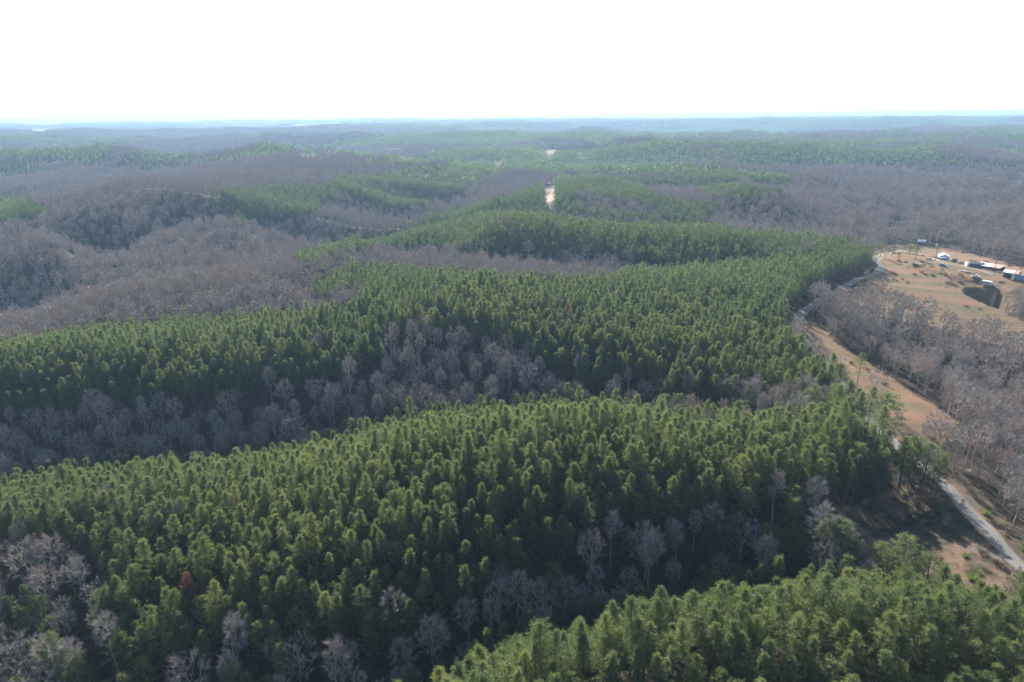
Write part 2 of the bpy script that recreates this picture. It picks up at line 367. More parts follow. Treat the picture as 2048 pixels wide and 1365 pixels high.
def pine(lod, form='stand'):
    """(trunk soup, crown soup), about 15 m tall; form 'stand' narrow, 'open' broad and round"""
    tr, cr = Soup(), Soup()
    H = 15.0*(1 + rng.uniform(-.05, .05))
    wide = form == 'open'
    base = H*(.36 if not wide else .36)
    RM = (2.5 if not wide else 3.5)*(1+rng.uniform(-.1, .1))
    lean = rng.normal(size=2)*.25
    def axis(h): return np.array((lean[0]*(h/H)**2, lean[1]*(h/H)**2, h))
    k = 6 if lod == 0 else 3
    hs = np.linspace(0, H*.97, 6 if lod == 0 else 3)
    if lod < 2:
        for a, b in zip(hs[:-1], hs[1:]):
            tr.tube(axis(a), axis(b), .19*(1-a/H)+.03, .19*(1-b/H)+.03, k)
    nb = ([60, 31, 9] if not wide else [64, 34, 12])[lod]
    ga = 2.399963
    lop = rng.uniform(0, 6.28)
    for i in range(nb):
        t = ((i+.5)/nb)**.85             # 0 at base, 1 at top
        h = base + (H-base)*t*0.985
        prof = ((1-t**1.5)**.85 if not wide else (1-t**2.4)**.75)*(.55+.45*min(1, t*4+.25))
        rad = RM*prof*rng.uniform(.5, 1.15)*(1+.18*math.cos(i*ga-lop)) + .25
        rise = (.25+.9*t) if not wide else (.15+.8*t)
        ang = i*ga + rng.uniform(-.4, .4)
        dirh = np.array((math.cos(ang), math.sin(ang), 0))
        a = axis(h - (.5 if t > .25 else 0)); tip = axis(h)+dirh*rad; tip[2] += rise*rad*.5 + rng.uniform(-.25, .35)
        up = np.array((0, 0, .5))
        if lod == 0:
            cr.tube(a, a+(tip-a)*.9, .05, .012, 3)
            nt, m = 11, 10                # tufts massed round the limb's end, needles in a tuft
            q = 1-.55*rng.random(nt)**1.6
            c = a+(tip-a)*q[:, None] + rng.normal(size=(nt, 3))*(.27, .27, .24)*min(.9, .5+rad*.22)
            cc = np.repeat(c, m, 0); dd = rnd(nt*m)*(1, 1, .8)+dirh*.35+up
            cr.blades(cc-dd*.06, dd, rng.uniform(.42, .78, nt*m), .04)
        elif lod == 1:
            nt, m = 6, 5
            q = 1-.55*rng.random(nt)**1.5
            c = a+(tip-a)*q[:, None] + rng.normal(size=(nt, 3))*(.27, .27, .2)
            cc = np.repeat(c, m, 0); dd = rnd(nt*m)+dirh*.3+up
            cr.blades(cc-dd*.15, dd, rng.uniform(.55, .95, nt*m), .165)
        else:
            nt, m = 2, 3
            c = a+(tip-a)*np.array((1, .5))[:, None]
            cc = np.repeat(c, m, 0)+rng.normal(size=(nt*m, 3))*.3; dd = rnd(nt*m)+dirh*.2+up
            cr.blades(cc-dd*.5, dd, rng.uniform(1.2, 2.0, nt*m), .9)
    if lod == 0:   # leader
        c = np.array([axis(H*.985-.25*j) for j in range(4)]); cc = np.repeat(c, 9, 0); dd = rnd(36)+np.array((0, 0, .8))
        cr.blades(cc, dd, .5, .13)
    return tr, cr

def bare(lod, form):
    """leafless hardwood with a rounded crown of fine twigs: (trunk and limbs, twigs)"""
    tr, cr = Soup(), Soup()
    H = 15.5; rw = {'dome': 3.1, 'tall': 2.1, 'wide': 4.0}[form]*rng.uniform(.9, 1.1)
    lo = {'dome': .42, 'tall': .45, 'wide': .34}[form]*H
    ctr = np.array((0, 0, lo+(H-lo)*.5)); rad = np.array((rw, rw, (H-lo)*.5))
    k = 5 if lod == 0 else 3
    hs = np.linspace(-.3, H*.8, 7 if lod == 0 else 4); wob = rng.normal(size=(len(hs), 3))*(.18, .18, 0); wob[0] = 0
    P = np.stack([0*hs, 0*hs, hs], 1)+wob; R_t = .2*(1-np.clip(hs/(H*.86), 0, 1))**.8+.03
    if lod < 2:
        for i in range(len(hs)-1): tr.tube(P[i], P[i+1], R_t[i], R_t[i+1], k)
    axis = lambda h: np.array([np.interp(h, hs, P[:, j]) for j in range(3)])
    nl = [17, 11, 8][lod]; tips = []
    skew = rng.normal(size=3)*(.35, .35, .1)
    for i in range(nl):
        cz = 1-1.45*(i+.5)/nl; a = i*2.399963+rng.uniform(-.4, .4); sz = math.sqrt(max(0, 1-cz*cz))
        d = np.array((math.cos(a)*sz, math.sin(a)*sz, cz))
        tgt = ctr+skew+d*rad*rng.uniform(.72, 1.05)
        st = axis(np.clip(tgt[2]-np.hypot(tgt[0], tgt[1])*rng.uniform(.8, 1.5)-rng.uniform(.6, 2), lo*.75, H*.76))
        mid = st*.5+tgt*.5 + np.array((d[0], d[1], 0))*rw*.14 + rng.normal(size=3)*.2
        if lod < 2:
            tr.tube(st, mid, .075, .05, 3); tr.tube(mid, tgt, .05, .02, 3)
        for j in range([5, 4, 2][lod]):
            q = rng.uniform(.2, 1); b0 = mid+(tgt-mid)*q
            t2 = tgt+rng.normal(size=3)*(.34*rw, .34*rw, .9); e = (t2-ctr-skew)/rad; m_ = np.linalg.norm(e)
            if m_ > 1.05: t2 = ctr+skew+e/m_*1.05*rad
            if lod == 0: tr.tube(b0, t2, .028, .012, 3)
            for l in range(3): tips.append((b0+(t2-b0)*rng.uniform(.35, 1), t2-b0))
            tips.append((t2, t2-b0))
    per, ln, wd = {0: (8, .95, .034), 1: (4, 1.2, .13), 2: (4, 1.8, .3)}[lod]
    Q = np.array([t[0] for t in tips]); D = np.array([t[1]/(np.linalg.norm(t[1])+1e-6) for t in tips])
    c = np.repeat(Q, per, 0)+rng.normal(size=(len(Q)*per, 3))*.12; rd = (c-ctr-skew)/rad; rd /= np.linalg.norm(rd, axis=1, keepdims=True)+1e-6
    dd = np.repeat(D, per, 0)*.5+rd*.7+rng.normal(size=c.shape)*.42+np.array((0, 0, .3))
    cr.blades(c, dd, ln*rng.uniform(.5, 1.3, len(c)), wd)
    return tr, cr

def joined(name, pair, mats):
    a, b = pair
    parts = [p for p in (a, b) if p.n]
    s = Soup(); mi = []
    for p, m in ((a, 0), (b, 1)):
        if p.n:
            V, T = p.get(); s.add(V, T); mi += [m]*len(T)
    V, T = s.get()
    return mesh(name, V, T, mats, mi)

# prototypes live in collections that are not part of the scene
def proto_col(name, meshes):
    c = bpy.data.collections.new(name)
    for i, me in enumerate(meshes):
        c.objects.link(bpy.data.objects.new('%s_%03d' % (name, i), me))
    return c
def patch(fn, cnt, size, mats, name):
    """several far trees as one small piece of woodland"""
    s = Soup(); mi = []
    g = int(round(math.sqrt(cnt)))
    for i in range(g):
        for j in range(g):
            a, b = fn(); off = np.array(((i+.5)/g-.5, (j+.5)/g-.5, 0))*size + np.append(rng.uniform(-.3, .3, 2)*size/g, 0)
            sc = rng.uniform(.8, 1.15); ro = rng.uniform(0, 6.28); c_, s_ = math.cos(ro), math.sin(ro)
            Rm = np.array(((c_, -s_, 0), (s_, c_, 0), (0, 0, 1)))
            for p, m in ((a, 0), (b, 1)):
                if p.n:
                    V, T = p.get(); s.add(V@Rm.T*sc+off, T); mi += [m]*len(T)
    V, T = s.get(); return mesh(name, V, T, mats, mi)

NP0, NP1, NP2, NP3 = 12, 7, 6, 5
pine_pairs = [pine(0) for _ in range(NP0)]
open_pairs = [pine(0, 'open') for _ in range(4)]
pine_meshes = [joined('pine', p, [M_PBARK, M_NEEDLE]) for p in pine_pairs] + [joined('pine', p, [M_PBARK, M_NEEDLE]) for p in open_pairs]
pine_meshes += [joined('pine', pine(1), [M_PBARK, M_NEEDLE]) for _ in range(NP1)] + [joined('pine', pine(1, 'open'), [M_PBARK, M_NEEDLE]) for _ in range(2)]
pine_meshes += [patch(lambda: pine(2), 4, 11, [M_PBARK, M_NEEDLE], 'pine') for _ in range(NP2)]
pine_meshes += [patch(lambda: pine(2), 36, 34, [M_PBARK, M_NEEDLE], 'pine') for _ in range(NP3)]
PI = dict(n0=(0, NP0), o0=(NP0, 4), n1=(NP0+4, NP1), o1=(NP0+4+NP1, 2), c2=(NP0+6+NP1, NP2), c3=(NP0+6+NP1+NP2, NP3))
forms = ['dome', 'tall', 'wide', 'dome', 'tall', 'dome', 'tall', 'dome', 'wide', 'tall']
bare_pairs = [bare(0, f) for f in forms]
BM = [M_BBARK, M_TWIG]
bare_meshes = [joined('bare', p, BM) for p in bare_pairs] + [joined('bare', bare(1, f), BM) for f in forms[:5]]
bare_meshes += [patch(lambda: bare(2, random.choice(forms)), 4, 13, BM, 'bare') for _ in range(5)]
bare_meshes += [patch(lambda: bare(2, random.choice(forms)), 25, 34, BM, 'bare') for _ in range(4)]
BI = dict(b0=(0, 10), b1=(10, 5), c2=(15, 5), c3=(20, 4))
pine_col = proto_col('pine_forms', pine_meshes); bare_col = proto_col('bare_forms', bare_meshes)
print('faces', [len(m.polygons) for m in pine_meshes], [len(m.polygons) for m in bare_meshes])

# ------------------------------------------------------------------ where the trees stand
def grid(r0, r1, sp_, jit, amax=45):
    a = math.sin(R(amax))*r1
    xs = np.arange(-a, a, sp_); ys = np.arange(max(50, r0*math.cos(R(amax))), r1, sp_*.9)
    X, Y = np.meshgrid(xs, ys); X[1::2] += sp_/2
    X = X.ravel()+rng.uniform(-jit, jit, X.size)*sp_; Y = Y.ravel()+rng.uniform(-jit, jit, X.size)*sp_
    r = np.hypot(X, Y); k = (r >= r0) & (r < r1) & (np.abs(np.arctan2(X, Y)) < R(amax))
    return X[k], Y[k]
def pick(rng_pair, m): return rng_pair[0]+rng.integers(0, rng_pair[1], m)
PT = {k: [] for k in ('pine', 'bare')}          # rows: x y z index rot scale zscale tint lod
def put(kind, x, y, z, idx, sc, zs, tint, lod):
    m = len(x); PT[kind].append(np.stack([x, y, z, idx, rng.uniform(0, 6.28, m), sc, zs, tint, np.full(m, lod)], 1))
RL0, RL1, RL2, RL3 = 330, 950, 2300, 9000
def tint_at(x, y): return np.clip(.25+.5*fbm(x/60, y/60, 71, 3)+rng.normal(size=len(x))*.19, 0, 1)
for lod, (r0, r1) in enumerate(((0, RL0), (RL0, RL1))):
    x, y = grid(r0, r1, 3.7, .29); z = ground(x, y); c = cover(x, y, z)
    mix = c == MIXED; isp = (c == PINE) | (mix & (rng.random(len(x)) < .28))
    isp &= rng.random(len(x)) < .985-.22*np.clip(fbm(x/17, y/17, 66, 2)*5-3.1, 0, 1)
    opn = (rng.random(len(x)) < np.where(mix, .8, np.where(y < 118, .38, .14)))
    m = isp.sum()
    idx = np.where(opn, pick(PI['o%d' % lod], len(x)), pick(PI['n%d' % lod], len(x)))[isp]
    sc = (rng.normal(size=len(x))*.075+.94)[isp]*np.where(opn[isp], .95, 1)
    put('pine', x[isp], y[isp], z[isp]-.2, idx, sc, 1+rng.normal(size=m)*.06, tint_at(x[isp], y[isp])*np.interp(np.hypot(x[isp], y[isp]), (110, 150, 220, 420, 900), (1.3, 1.08, 1, .6, .4)), lod)  # yellower near; darker with distance, in place of shade the coarser crowns lack
    x, y = grid(r0, r1, 5.9, .40); z = ground(x, y); c = cover(x, y, z)
    b = ((c == BARE) & (rng.random(len(x)) < .93)) | ((c == MIXED) & (rng.random(len(x)) < .6)) | ((c == PINE) & (rng.random(len(x)) < .02))
    m = b.sum()
    put('bare', x[b], y[b], z[b]-.2, pick(BI['b%d' % lod], m), np.clip(rng.normal(size=m)*.15+.83, .5, 1.2), 1+rng.normal(size=m)*.07, np.clip(rng.normal(size=m)*.22+.42, 0, 1), lod)
for lod, (r0, r1, s_, key, am) in ((2, (RL1, RL2, 11, 'c2', 43)), (3, (RL2, RL3, 33, 'c3', 42))):
    x, y = grid(r0, r1, s_, .2, am); z = ground(x, y); c = cover(x, y, z)
    g = np.isin(c, (PINE, MIXED)); m = g.sum()
    put('pine', x[g], y[g], z[g]-.5, pick(PI[key], m), rng.uniform(.95, 1.1, m), rng.uniform(.9, 1.1, m), tint_at(x[g], y[g])*.18, lod)  # darkened needle tint stands in for self-shadow these coarse crowns don't cast
    g = c == BARE; m = g.sum()
    put('bare', x[g], y[g], z[g]-.5, pick(BI[key], m), rng.uniform(.95, 1.15, m), rng.uniform(.85, 1.1, m), np.clip(rng.normal(size=m)*.12+.35, 0, 1), lod)
PT = {k: np.concatenate(v) for k, v in PT.items()}
print('trees', {k: len(v) for k, v in PT.items()})

# ------------------------------------------------------------------ instancer for the uncountable rest
def instancer(name, rows, col, label, cat):
    me = bpy.data.meshes.new(name); me.vertices.add(len(rows)); me.vertices.foreach_set('co', rows[:, :3].astype(np.float32).ravel())
    def attr(nm, ty, data, key='value'):
        a = me.attributes.new(nm, ty, 'POINT'); a.data.foreach_set(key, data)
    attr('form', 'INT', rows[:, 3].astype(np.int32))
    rot = np.zeros((len(rows), 3), np.float32); rot[:, 2] = rows[:, 4]; attr('turn', 'FLOAT_VECTOR', rot.ravel(), 'vector')
    sc = np.stack([rows[:, 5], rows[:, 5], rows[:, 5]*rows[:, 6]], 1).astype(np.float32); attr('size', 'FLOAT_VECTOR', sc.ravel(), 'vector')
    attr('tint', 'FLOAT', rows[:, 7].astype(np.float32))
    o = bpy.data.objects.new(name, me); COL.objects.link(o)
    g = bpy.data.node_groups.new(name, 'GeometryNodeTree')
    g.interface.new_socket('Geometry', in_out='INPUT', socket_type='NodeSocketGeometry')
    g.interface.new_socket('Geometry', in_out='OUTPUT', socket_type='NodeSocketGeometry')
    N, L = g.nodes, g.links
    i = N.new('NodeGroupInput'); ou = N.new('NodeGroupOutput'); ip = N.new('GeometryNodeInstanceOnPoints'); ci = N.new('GeometryNodeCollectionInfo')
    ci.inputs['Collection'].default_value = col; ci.inputs['Separate Children'].default_value = True; ci.inputs['Reset Children'].default_value = True
    ip.inputs['Pick Instance'].default_value = True
    def na(nm, ty):
        q = N.new('GeometryNodeInputNamedAttribute'); q.data_type = ty; q.inputs['Name'].default_value = nm; return q.outputs['Attribute']
    L.new(i.outputs[0], ip.inputs['Points']); L.new(ci.outputs[0], ip.inputs['Instance'])
    L.new(na('form', 'INT'), ip.inputs['Instance Index']); L.new(na('size', 'FLOAT_VECTOR'), ip.inputs['Scale'])
    er = N.new('FunctionNodeEulerToRotation'); L.new(na('turn', 'FLOAT_VECTOR'), er.inputs[0]); L.new(er.outputs[0], ip.inputs['Rotation'])
    L.new(ip.outputs[0], ou.inputs[0])
    md = o.modifiers.new('grow', 'NODES'); md.node_group = g
    o['kind'] = 'stuff'; o['label'] = label; o['category'] = cat
    return o

def tag(o, label=None, cat=None, group=None, kind=None):
    for k, v in (('label', label), ('category', cat), ('group', group), ('kind', kind)):
        if v: o[k] = v
    return o

# ------------------------------------------------------------------ the trees that show largest, one by one
def visible_area(rows_all, kinds):
    W_, H_ = 683, 455; ids = np.full((H_, W_), -1)
    x, y, z = rows_all[:, 0], rows_all[:, 1], rows_all[:, 2]
    hgt = 15*rows_all[:, 5]*rows_all[:, 6]
    cx, cy_, d = project(x, y, z+hgt*np.where(kinds == 0, .72, .66))
    hw = np.where(kinds == 0, 2.2, 3.4)*rows_all[:, 5]*FPX/d/3; hh = np.where(kinds == 0, .29, .33)*hgt*FPX/d/3
    cx = cx/3; cy_ = cy_/3
    for i in np.argsort(-d):
        x0, x1, y0, y1 = int(cx[i]-hw[i]), int(cx[i]+hw[i])+2, int(cy_[i]-hh[i]), int(cy_[i]+hh[i])+2
        x0, y0 = max(0, x0), max(0, y0)
        if x0 >= min(x1, W_) or y0 >= min(y1, H_): continue
        yy, xx = np.mgrid[y0:min(y1, H_), x0:min(x1, W_)]
        m_ = ((xx-cx[i])/hw[i])**2+((yy-cy_[i])/hh[i])**2 < 1
        ids[y0:min(y1, H_), x0:min(x1, W_)][m_] = i
    return np.bincount(ids[ids >= 0].ravel(), minlength=len(rows_all))
near = {k: PT[k][(PT[k][:, 8] == 0)] for k in PT}
allr = np.concatenate([near['pine'], near['bare']]); kk = np.r_[np.zeros(len(near['pine'])), np.ones(len(near['bare']))]
area = visible_area(allr, kk)
sel = {}
for k, off in (('pine', 0), ('bare', len(near['pine']))):
    a = area[off:off+len(near[k])]; sel[k] = np.argsort(-a)[:262 if k == 'pine' else 280]; sel[k] = sel[k][a[sel[k]] > 3]
    print(k, len(sel[k]), a[sel[k]].min())

part_mesh = {}
def parts_of(kind, idx):
    key = (kind, idx)
    if key not in part_mesh:
        pr = (pine_pairs+open_pairs)[idx] if kind == 'pine' else bare_pairs[idx]
        ms = [M_PBARK, M_NEEDLE] if kind == 'pine' else BM
        part_mesh[key] = [mesh(nm, *s.get(), [m_]) for nm, s, m_ in (('trunk', pr[0], ms[0]), ('crown', pr[1], ms[1]))]
    return part_mesh[key]
USED = set()
def where(px, py): return '%d percent across and %d percent down' % (round(px/20.48), round(py/13.65))
def plant(name, kind, row, label, cat, group):
    o = bpy.data.objects.new(name, None); COL.objects.link(o); o.empty_display_size = 1
    o.location = row[:3]; o.rotation_euler = (0, 0, row[4]); o.scale = (row[5], row[5], row[5]*row[6])
    tag(o, label, cat, group)
    for nm, me in zip(('trunk', 'crown'), parts_of(kind, int(row[3]))):
        c = bpy.data.objects.new(nm, me); COL.objects.link(c); c.parent = o; c['tint'] = float(row[7])
    return o
keep = {k: np.ones(len(PT[k]), bool) for k in PT}
base_idx = {k: np.flatnonzero(PT[k][:, 8] == 0) for k in PT}
for k in ('pine', 'bare'):
    for s_ in sel[k]:
        row = near[k][s_]; keep[k][base_idx[k][s_]] = False
        px, py, _ = project(row[0], row[1], row[2]+15*row[5]*row[6])
        t = row[7]
        if k == 'pine':
            tone = 'dark green' if t < .38 else ('green' if t < .58 else 'yellow-green')
            shape = 'broad round' if row[3] >= NP0 else ('tall' if row[5]*row[6] > 1.05 else ('short' if row[5]*row[6] < .93 else 'slim'))
            lab = '%s %s pine with its tip %s' % (shape, tone, where(px, py))
            plant('pine_tree', 'pine', row, lab, 'pine tree', 'planted pines of the near stands')
        else:
            tone = 'grey' if t < .4 else ('brownish grey' if t < .65 else 'rusty brown')
            shape = {'dome': 'round', 'tall': 'slender', 'wide': 'wide'}[forms[int(row[3])]]
            lab = '%s %s leafless tree with its top %s' % (shape, tone, where(px, py))
            plant('bare_tree', 'bare', row, lab, 'leafless tree', 'leafless trees of the near hollows')
# ------------------------------------------------------------------ trees that stand out one by one
def under(px, py, h):
    """where a tree of height h stands whose tip shows at a pixel"""
    v = F_ + R_*((px-1024)/FPX) + U_*((682.5-py)/FPX)
    t = np.exp(np.linspace(math.log(70), math.log(3000), 5000)); z = HC+t*v[2]
    k = int(np.argmax(z < ground(t*v[0], t*v[1])+h)); return t[k]*v[0], t[k]*v[1]
def single(name, kind, px, py, h, form, tint, label, cat, wide=1.0, mats=None):
    x, y = under(px, py, h); z = float(ground(x, y)[0])
    s_ = h/15.2; o = plant(name, kind, np.array([x, y, z-.2, form, (px*.37) % 6.28, s_*wide, 1/wide, tint]), label, cat, None)
    if mats:
        for c in o.children:
            if c.name.startswith('crown'):
                c.data = c.data.copy(); c.data.materials.clear(); c.data.materials.append(mats)
    SINGLES.append((x, y)); return o
OP = NP0
SPECIAL = [
 ('broad_pine','pine',1780,783,19,OP,.45,'big open-crowned pine standing over the tan strip by the road','pine',1.5),
 ('broad_pine','pine',1888,906,14,OP+2,.55,'pine hiding the far end of the lower gravel road','pine',1.0),
 ('broad_pine','pine',1862,884,15,OP+3,.45,'dense dark pine left of the one hiding the road end','pine',1.05),
 ('broad_pine','pine',1835,868,14.5,OP,.6,'tall pine between the big open-crowned pine and the lower road','pine',1.05),
 ('broad_pine','pine',1812,892,13,OP+1,.5,'pine just below the big open-crowned pine','pine',1.05),
 ('broad_pine','pine',1872,930,11,OP,.4,'lower pine leaning over the shaded edge of the road','pine',1.1),
 ('broad_pine','pine',1770,900,15,OP+2,.4,'dark shade-casting pine behind the shaded verge','pine',1.1),
 ('broad_pine','pine',1725,703,13,OP+1,.25,'thin dark pine with bare lower trunk on the tan strip','pine',.75),
 ('broad_pine','pine',1655,1032,16,OP+1,.78,'tallest round pine of the pair left of the shaded verge','pine',1.3),
 ('broad_pine','pine',1690,1040,15.5,OP+2,.72,'right-hand round pine of the pair left of the shaded verge','pine',1.3),
 ('broad_pine','pine',1712,1082,10,OP+3,.45,'low olive pine at the foot of the round pair','pine',1.1),
 ('broad_pine','pine',1768,1084,11.5,OP+3,.97,'bright yellow-green pine beside the tall one on the verge','pine',1.2),
 ('broad_pine','pine',1818,1066,14.5,OP,.8,'tall ragged-topped pine on the verge above the near stand','pine',1.3),
 ('broad_pine','pine',1866,1106,11.5,OP+2,.6,'round green pine on the verge nearest the gravel road','pine',1.35),
 ('broad_pine','pine',1838,1120,10,OP+1,.7,'short pine at the foot of the ragged-topped verge pine','pine',1.4),
 ('broad_pine','pine',1792,1112,11,OP+2,.88,'pale olive pine filling the gap between the verge pines','pine',1.4),
 ('broad_pine','pine',1745,1128,10.5,OP,.7,'olive pine at the front foot of the verge cluster','pine',1.4),
 ('broad_pine','pine',1640,1078,11,OP+2,.62,'shaded round pine below the tall round verge pair','pine',1.3),
 ('broad_pine','pine',1600,1052,12,OP+3,.5,'dull green pine between gully and the tall round pair','pine',1.2),
 ('broad_pine','pine',1108,1124,13.5,OP+2,.97,'bright olive round pine alone in the dark gully','pine',1.1),
 ('broad_pine','pine',1078,1152,11,OP+3,.85,'lower olive pine leaning on the lone gully pine','pine',1.05),
 ('broad_pine','pine',1258,1050,11.5,OP+1,.8,'small olive pine among the pale bare trees of the gully','pine',.85),
 ('broad_pine','pine',1334,1058,10.5,OP,.72,'narrow olive pine right of the white-limbed bare tree','pine',.8),
 ('broad_pine','pine',1432,1034,11.5,OP+3,.82,'flat-topped pine near the gully head','pine',.95),
 ('broad_pine','pine',1378,1003,9.5,OP+2,.9,'small bright pine poking out below the main stand','pine',.75),
 ('broad_pine','pine',150,1312,12,OP,.95,'bright green round pine at the bottom edge among bare trees','pine',1.15),
 ('broad_pine','pine',238,1262,15,OP+1,.78,'tall full green pine above the bright round one','pine',.95),
 ('broad_pine','pine',300,1212,14,OP+2,.6,'tall dark pine at the lower tip of the main stand','pine',.85),
 ('broad_pine','pine',82,1285,11,OP+3,.8,'olive brown pine close to the bottom corner','pine',1.1),
 ('broad_pine','pine',95,1232,10,OP+2,.5,'small green pine amid grey bare trees near the side edge','pine',.95),
 ('broad_pine','pine',142,1190,9,OP,.55,'little pine half hidden in the grey bare grove','pine',.75),
 ('broad_pine','pine',668,1228,11.5,OP+3,.62,'round dull green pine left of two others above the dark gully','pine',1.0),
 ('broad_pine','pine',702,1212,11.5,OP,.6,'middle round pine of the three above the dark gully','pine',.95),
 ('broad_pine','pine',748,1214,11.5,OP+1,.66,'right round pine of the three above the dark gully','pine',1.0),
 ('broad_pine','pine',1568,590,14,OP+2,.4,'round pine at the bend where the gravel road shows','pine',1.0),
 ('broad_pine','pine',1548,606,12,OP,.45,'smaller pine below the round one at the road bend','pine',.95),
 ('broad_pine','pine',1822,489,8.5,OP+1,.35,'left small pine of the two beside the farm lane','pine',1.3),
 ('broad_pine','pine',1836,490,9.5,OP+3,.1,'dark right pine of the two beside the farm lane','pine',1.3),
 ('broad_pine','pine',1800,505,5.5,OP+2,.7,'low spreading green tree between lane and tan field','tree',1.3),
 ('broad_pine','pine',1886,535,4.2,OP+1,.05,'dark round evergreen bush casting shadow in the yard','bush',1.4),
 ('broad_pine','pine',1767,478,12,OP,.5,'slim green pine behind the pale outbuilding','pine',.85),
 ('broad_pine','pine',1848,452,14,OP+2,.55,'bright pine rising above the white-roofed cottage','pine',.95),
 ('broad_pine','pine',1884,457,14,OP+3,.4,'pine right of the one above the cottage','pine',.95),
 ('broad_pine','pine',1914,462,13,OP+1,.5,'rightmost pine of the row behind the workshop','pine',.9),
 ('broad_pine','pine',1540,455,12,OP+2,.45,'dark clump-like pine beyond the third ridge','pine',1.3),
 ('broad_pine','pine',1565,452,12.5,OP+3,.45,'broad pine right of the dark one beyond the third ridge','pine',1.3),
 ('broad_pine','pine',1985,870,9,OP,.8,'bushy yellow-green pine among scrub right of the road','pine',.9),
 ('broad_pine','pine',1995,800,9.5,OP+1,.75,'small yellow-green pine in bare trees right of the strip','pine',.8),
 ('broad_pine','pine',1918,770,9,OP+2,.55,'small dark pine beside the lone tree on the strip','pine',.75),
 ('broad_pine','pine',1768,662,9,OP+3,.85,'pale yellow-green pine in the bare hollow below the field','pine',.85),
]
SINGLES = []
for a_ in SPECIAL: single(*a_)
single('dead_pine', 'pine', 372, 1152, 14.5, 2, .3, 'dead pine with red needles inside the main stand', 'dead pine', 1.0, M_DEADN)
single('dead_pine', 'pine', 1136, 606, 15, 1, .9, 'tan dying pine standing out on the second ridge', 'dead pine', 1.0, M_DEADN)
single('dead_pine', 'pine', 1086, 582, 12, 3, .4, 'reddish dead pine near the far edge of the second ridge', 'dead pine', 1.0, M_DEADN)
for a_ in [
 ('lone_bare_tree','bare',998,1163,14.5,0,.1,'round white-limbed leafless tree in front of the dark gully','leafless tree',1.0),
 ('lone_bare_tree','bare',1927,998,4,1,.3,'thin leafless sapling on the road verge in the shade','leafless tree',.8),
 ('lone_bare_tree','bare',1300,1078,14,3,.05,'pale leafless tree with white trunk between olive pines','leafless tree',.9),
 ('lone_bare_tree','bare',1356,1045,13,1,.2,'slender pale leafless tree right of the narrow olive pine','leafless tree',.95),
 ('lone_bare_tree','bare',222,830,16,2,.75,'widest brownish leafless tree of the first valley','leafless tree',1.15),
 ('lone_bare_tree','bare',1893,782,11,5,.5,'single leafless tree with dark trunk on the tan strip','leafless tree',.7),
 ('lone_bare_tree','bare',1736,540,9,0,.6,'pale leafless tree beside the gravel road at the tan field','leafless tree',.9),
 ('lone_bare_tree','bare',1820,592,10,3,.85,'round brown leafless tree at the lower edge of the tan field','leafless tree',.95)]:
    single(*a_)
for k in ('pine', 'bare'):                      # nothing else grows through them
    d2 = np.full(len(PT[k]), 1e9)
    nr = PT[k][:, 8] < 2
    for x, y in SINGLES:                     # and the scrub in front of them is low
        dx, dy = PT[k][nr, 0]-x, PT[k][nr, 1]-y; q = math.hypot(x, y); al = -(dx*x+dy*y)/q; ac = np.abs(dx*y-dy*x)/q
        d2[nr] = np.minimum(d2[nr], np.where((al > 0) & (k == 'bare') & (q < 260), (al/3)**2+ac**2, dx*dx+dy*dy))
    bx_, by_ = SINGLES[0]; d2 = np.where((PT[k][:, 0]-bx_)**2+(PT[k][:, 1]-by_)**2 < 11**2, 0, d2)
    keep[k] &= d2 > (3.0 if k == 'pine' else 4.5)**2
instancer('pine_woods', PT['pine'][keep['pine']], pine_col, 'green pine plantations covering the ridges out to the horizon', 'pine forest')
instancer('bare_woods', PT['bare'][keep['bare']], bare_col, 'leafless grey brown woodland filling hollows and hills to the horizon', 'bare forest')

# ------------------------------------------------------------------ scrub and weeds on the open ground
def shrub(h, wd, cnt):
    a_, b_ = Soup(), Soup()
    t = rng.uniform(0, 6.28, cnt); q = rng.random(cnt)**.6*wd
    c = np.stack([np.cos(t)*q*.5, np.sin(t)*q*.5, rng.uniform(0, h*.35, cnt)], 1)
    b_.blades(c, np.stack([np.cos(t)*q*.5, np.sin(t)*q*.5, np.full(cnt, h*.6)], 1)+rng.normal(size=(cnt, 3))*.2*h, rng.uniform(.4, .9, cnt)*h, .05*h)
    return a_, b_
brush_meshes = [joined('scrub', shrub(1.2, 1.6, 160), [M_BBARK, M_BRUSH]) for _ in range(4)] + [joined('scrub', shrub(1.3, 1.4, 220), [M_BBARK, M_NEEDLE]) for _ in range(2)] + [joined('scrub', shrub(.5, .9, 60), [M_BBARK, M_BRUSH]) for _ in range(3)]
x, y = grid(100, 620, 2.3, .45); k = (x > 25); x, y = x[k], y[k]; z = ground(x, y); bx, by, _ = project(x, y, z)
verge = any_poly(bx, by, FIELDS[4:]); fld = any_poly(bx, by, FIELDS[:4]) & ~any_poly(bx, by, FIELDS[:2]); rd = road_dist(x, y)
edge = (rd < 9) & ~fld
pr = np.where(verge, .8*np.clip(fbm(x/12, y/12, 91, 2)*3-.9, 0, 1)+.12, 0) + np.where(fld, .34*np.clip(fbm(x/16, y/16, 92, 2)*4-2.0, 0, 1)+.006, 0) + np.where(edge, .12, 0)
g = (rng.random(len(x)) < pr) & (rd > 3.6); m = g.sum()
rows = np.stack([x[g], y[g], z[g]-.05, np.where(verge[g], rng.integers(0, 9, m), rng.choice([0, 1, 2, 3, 6, 7, 8, 8, 7, 6], m)), rng.uniform(0, 6.28, m), rng.uniform(.5, 1.5, m), rng.uniform(.7, 1.2, m), rng.uniform(.1, .8, m), np.zeros(m)], 1)
instancer('scrub', rows, proto_col('scrub_forms', brush_meshes), 'dry brown scrub and weeds on the open ground by the road', 'scrub')

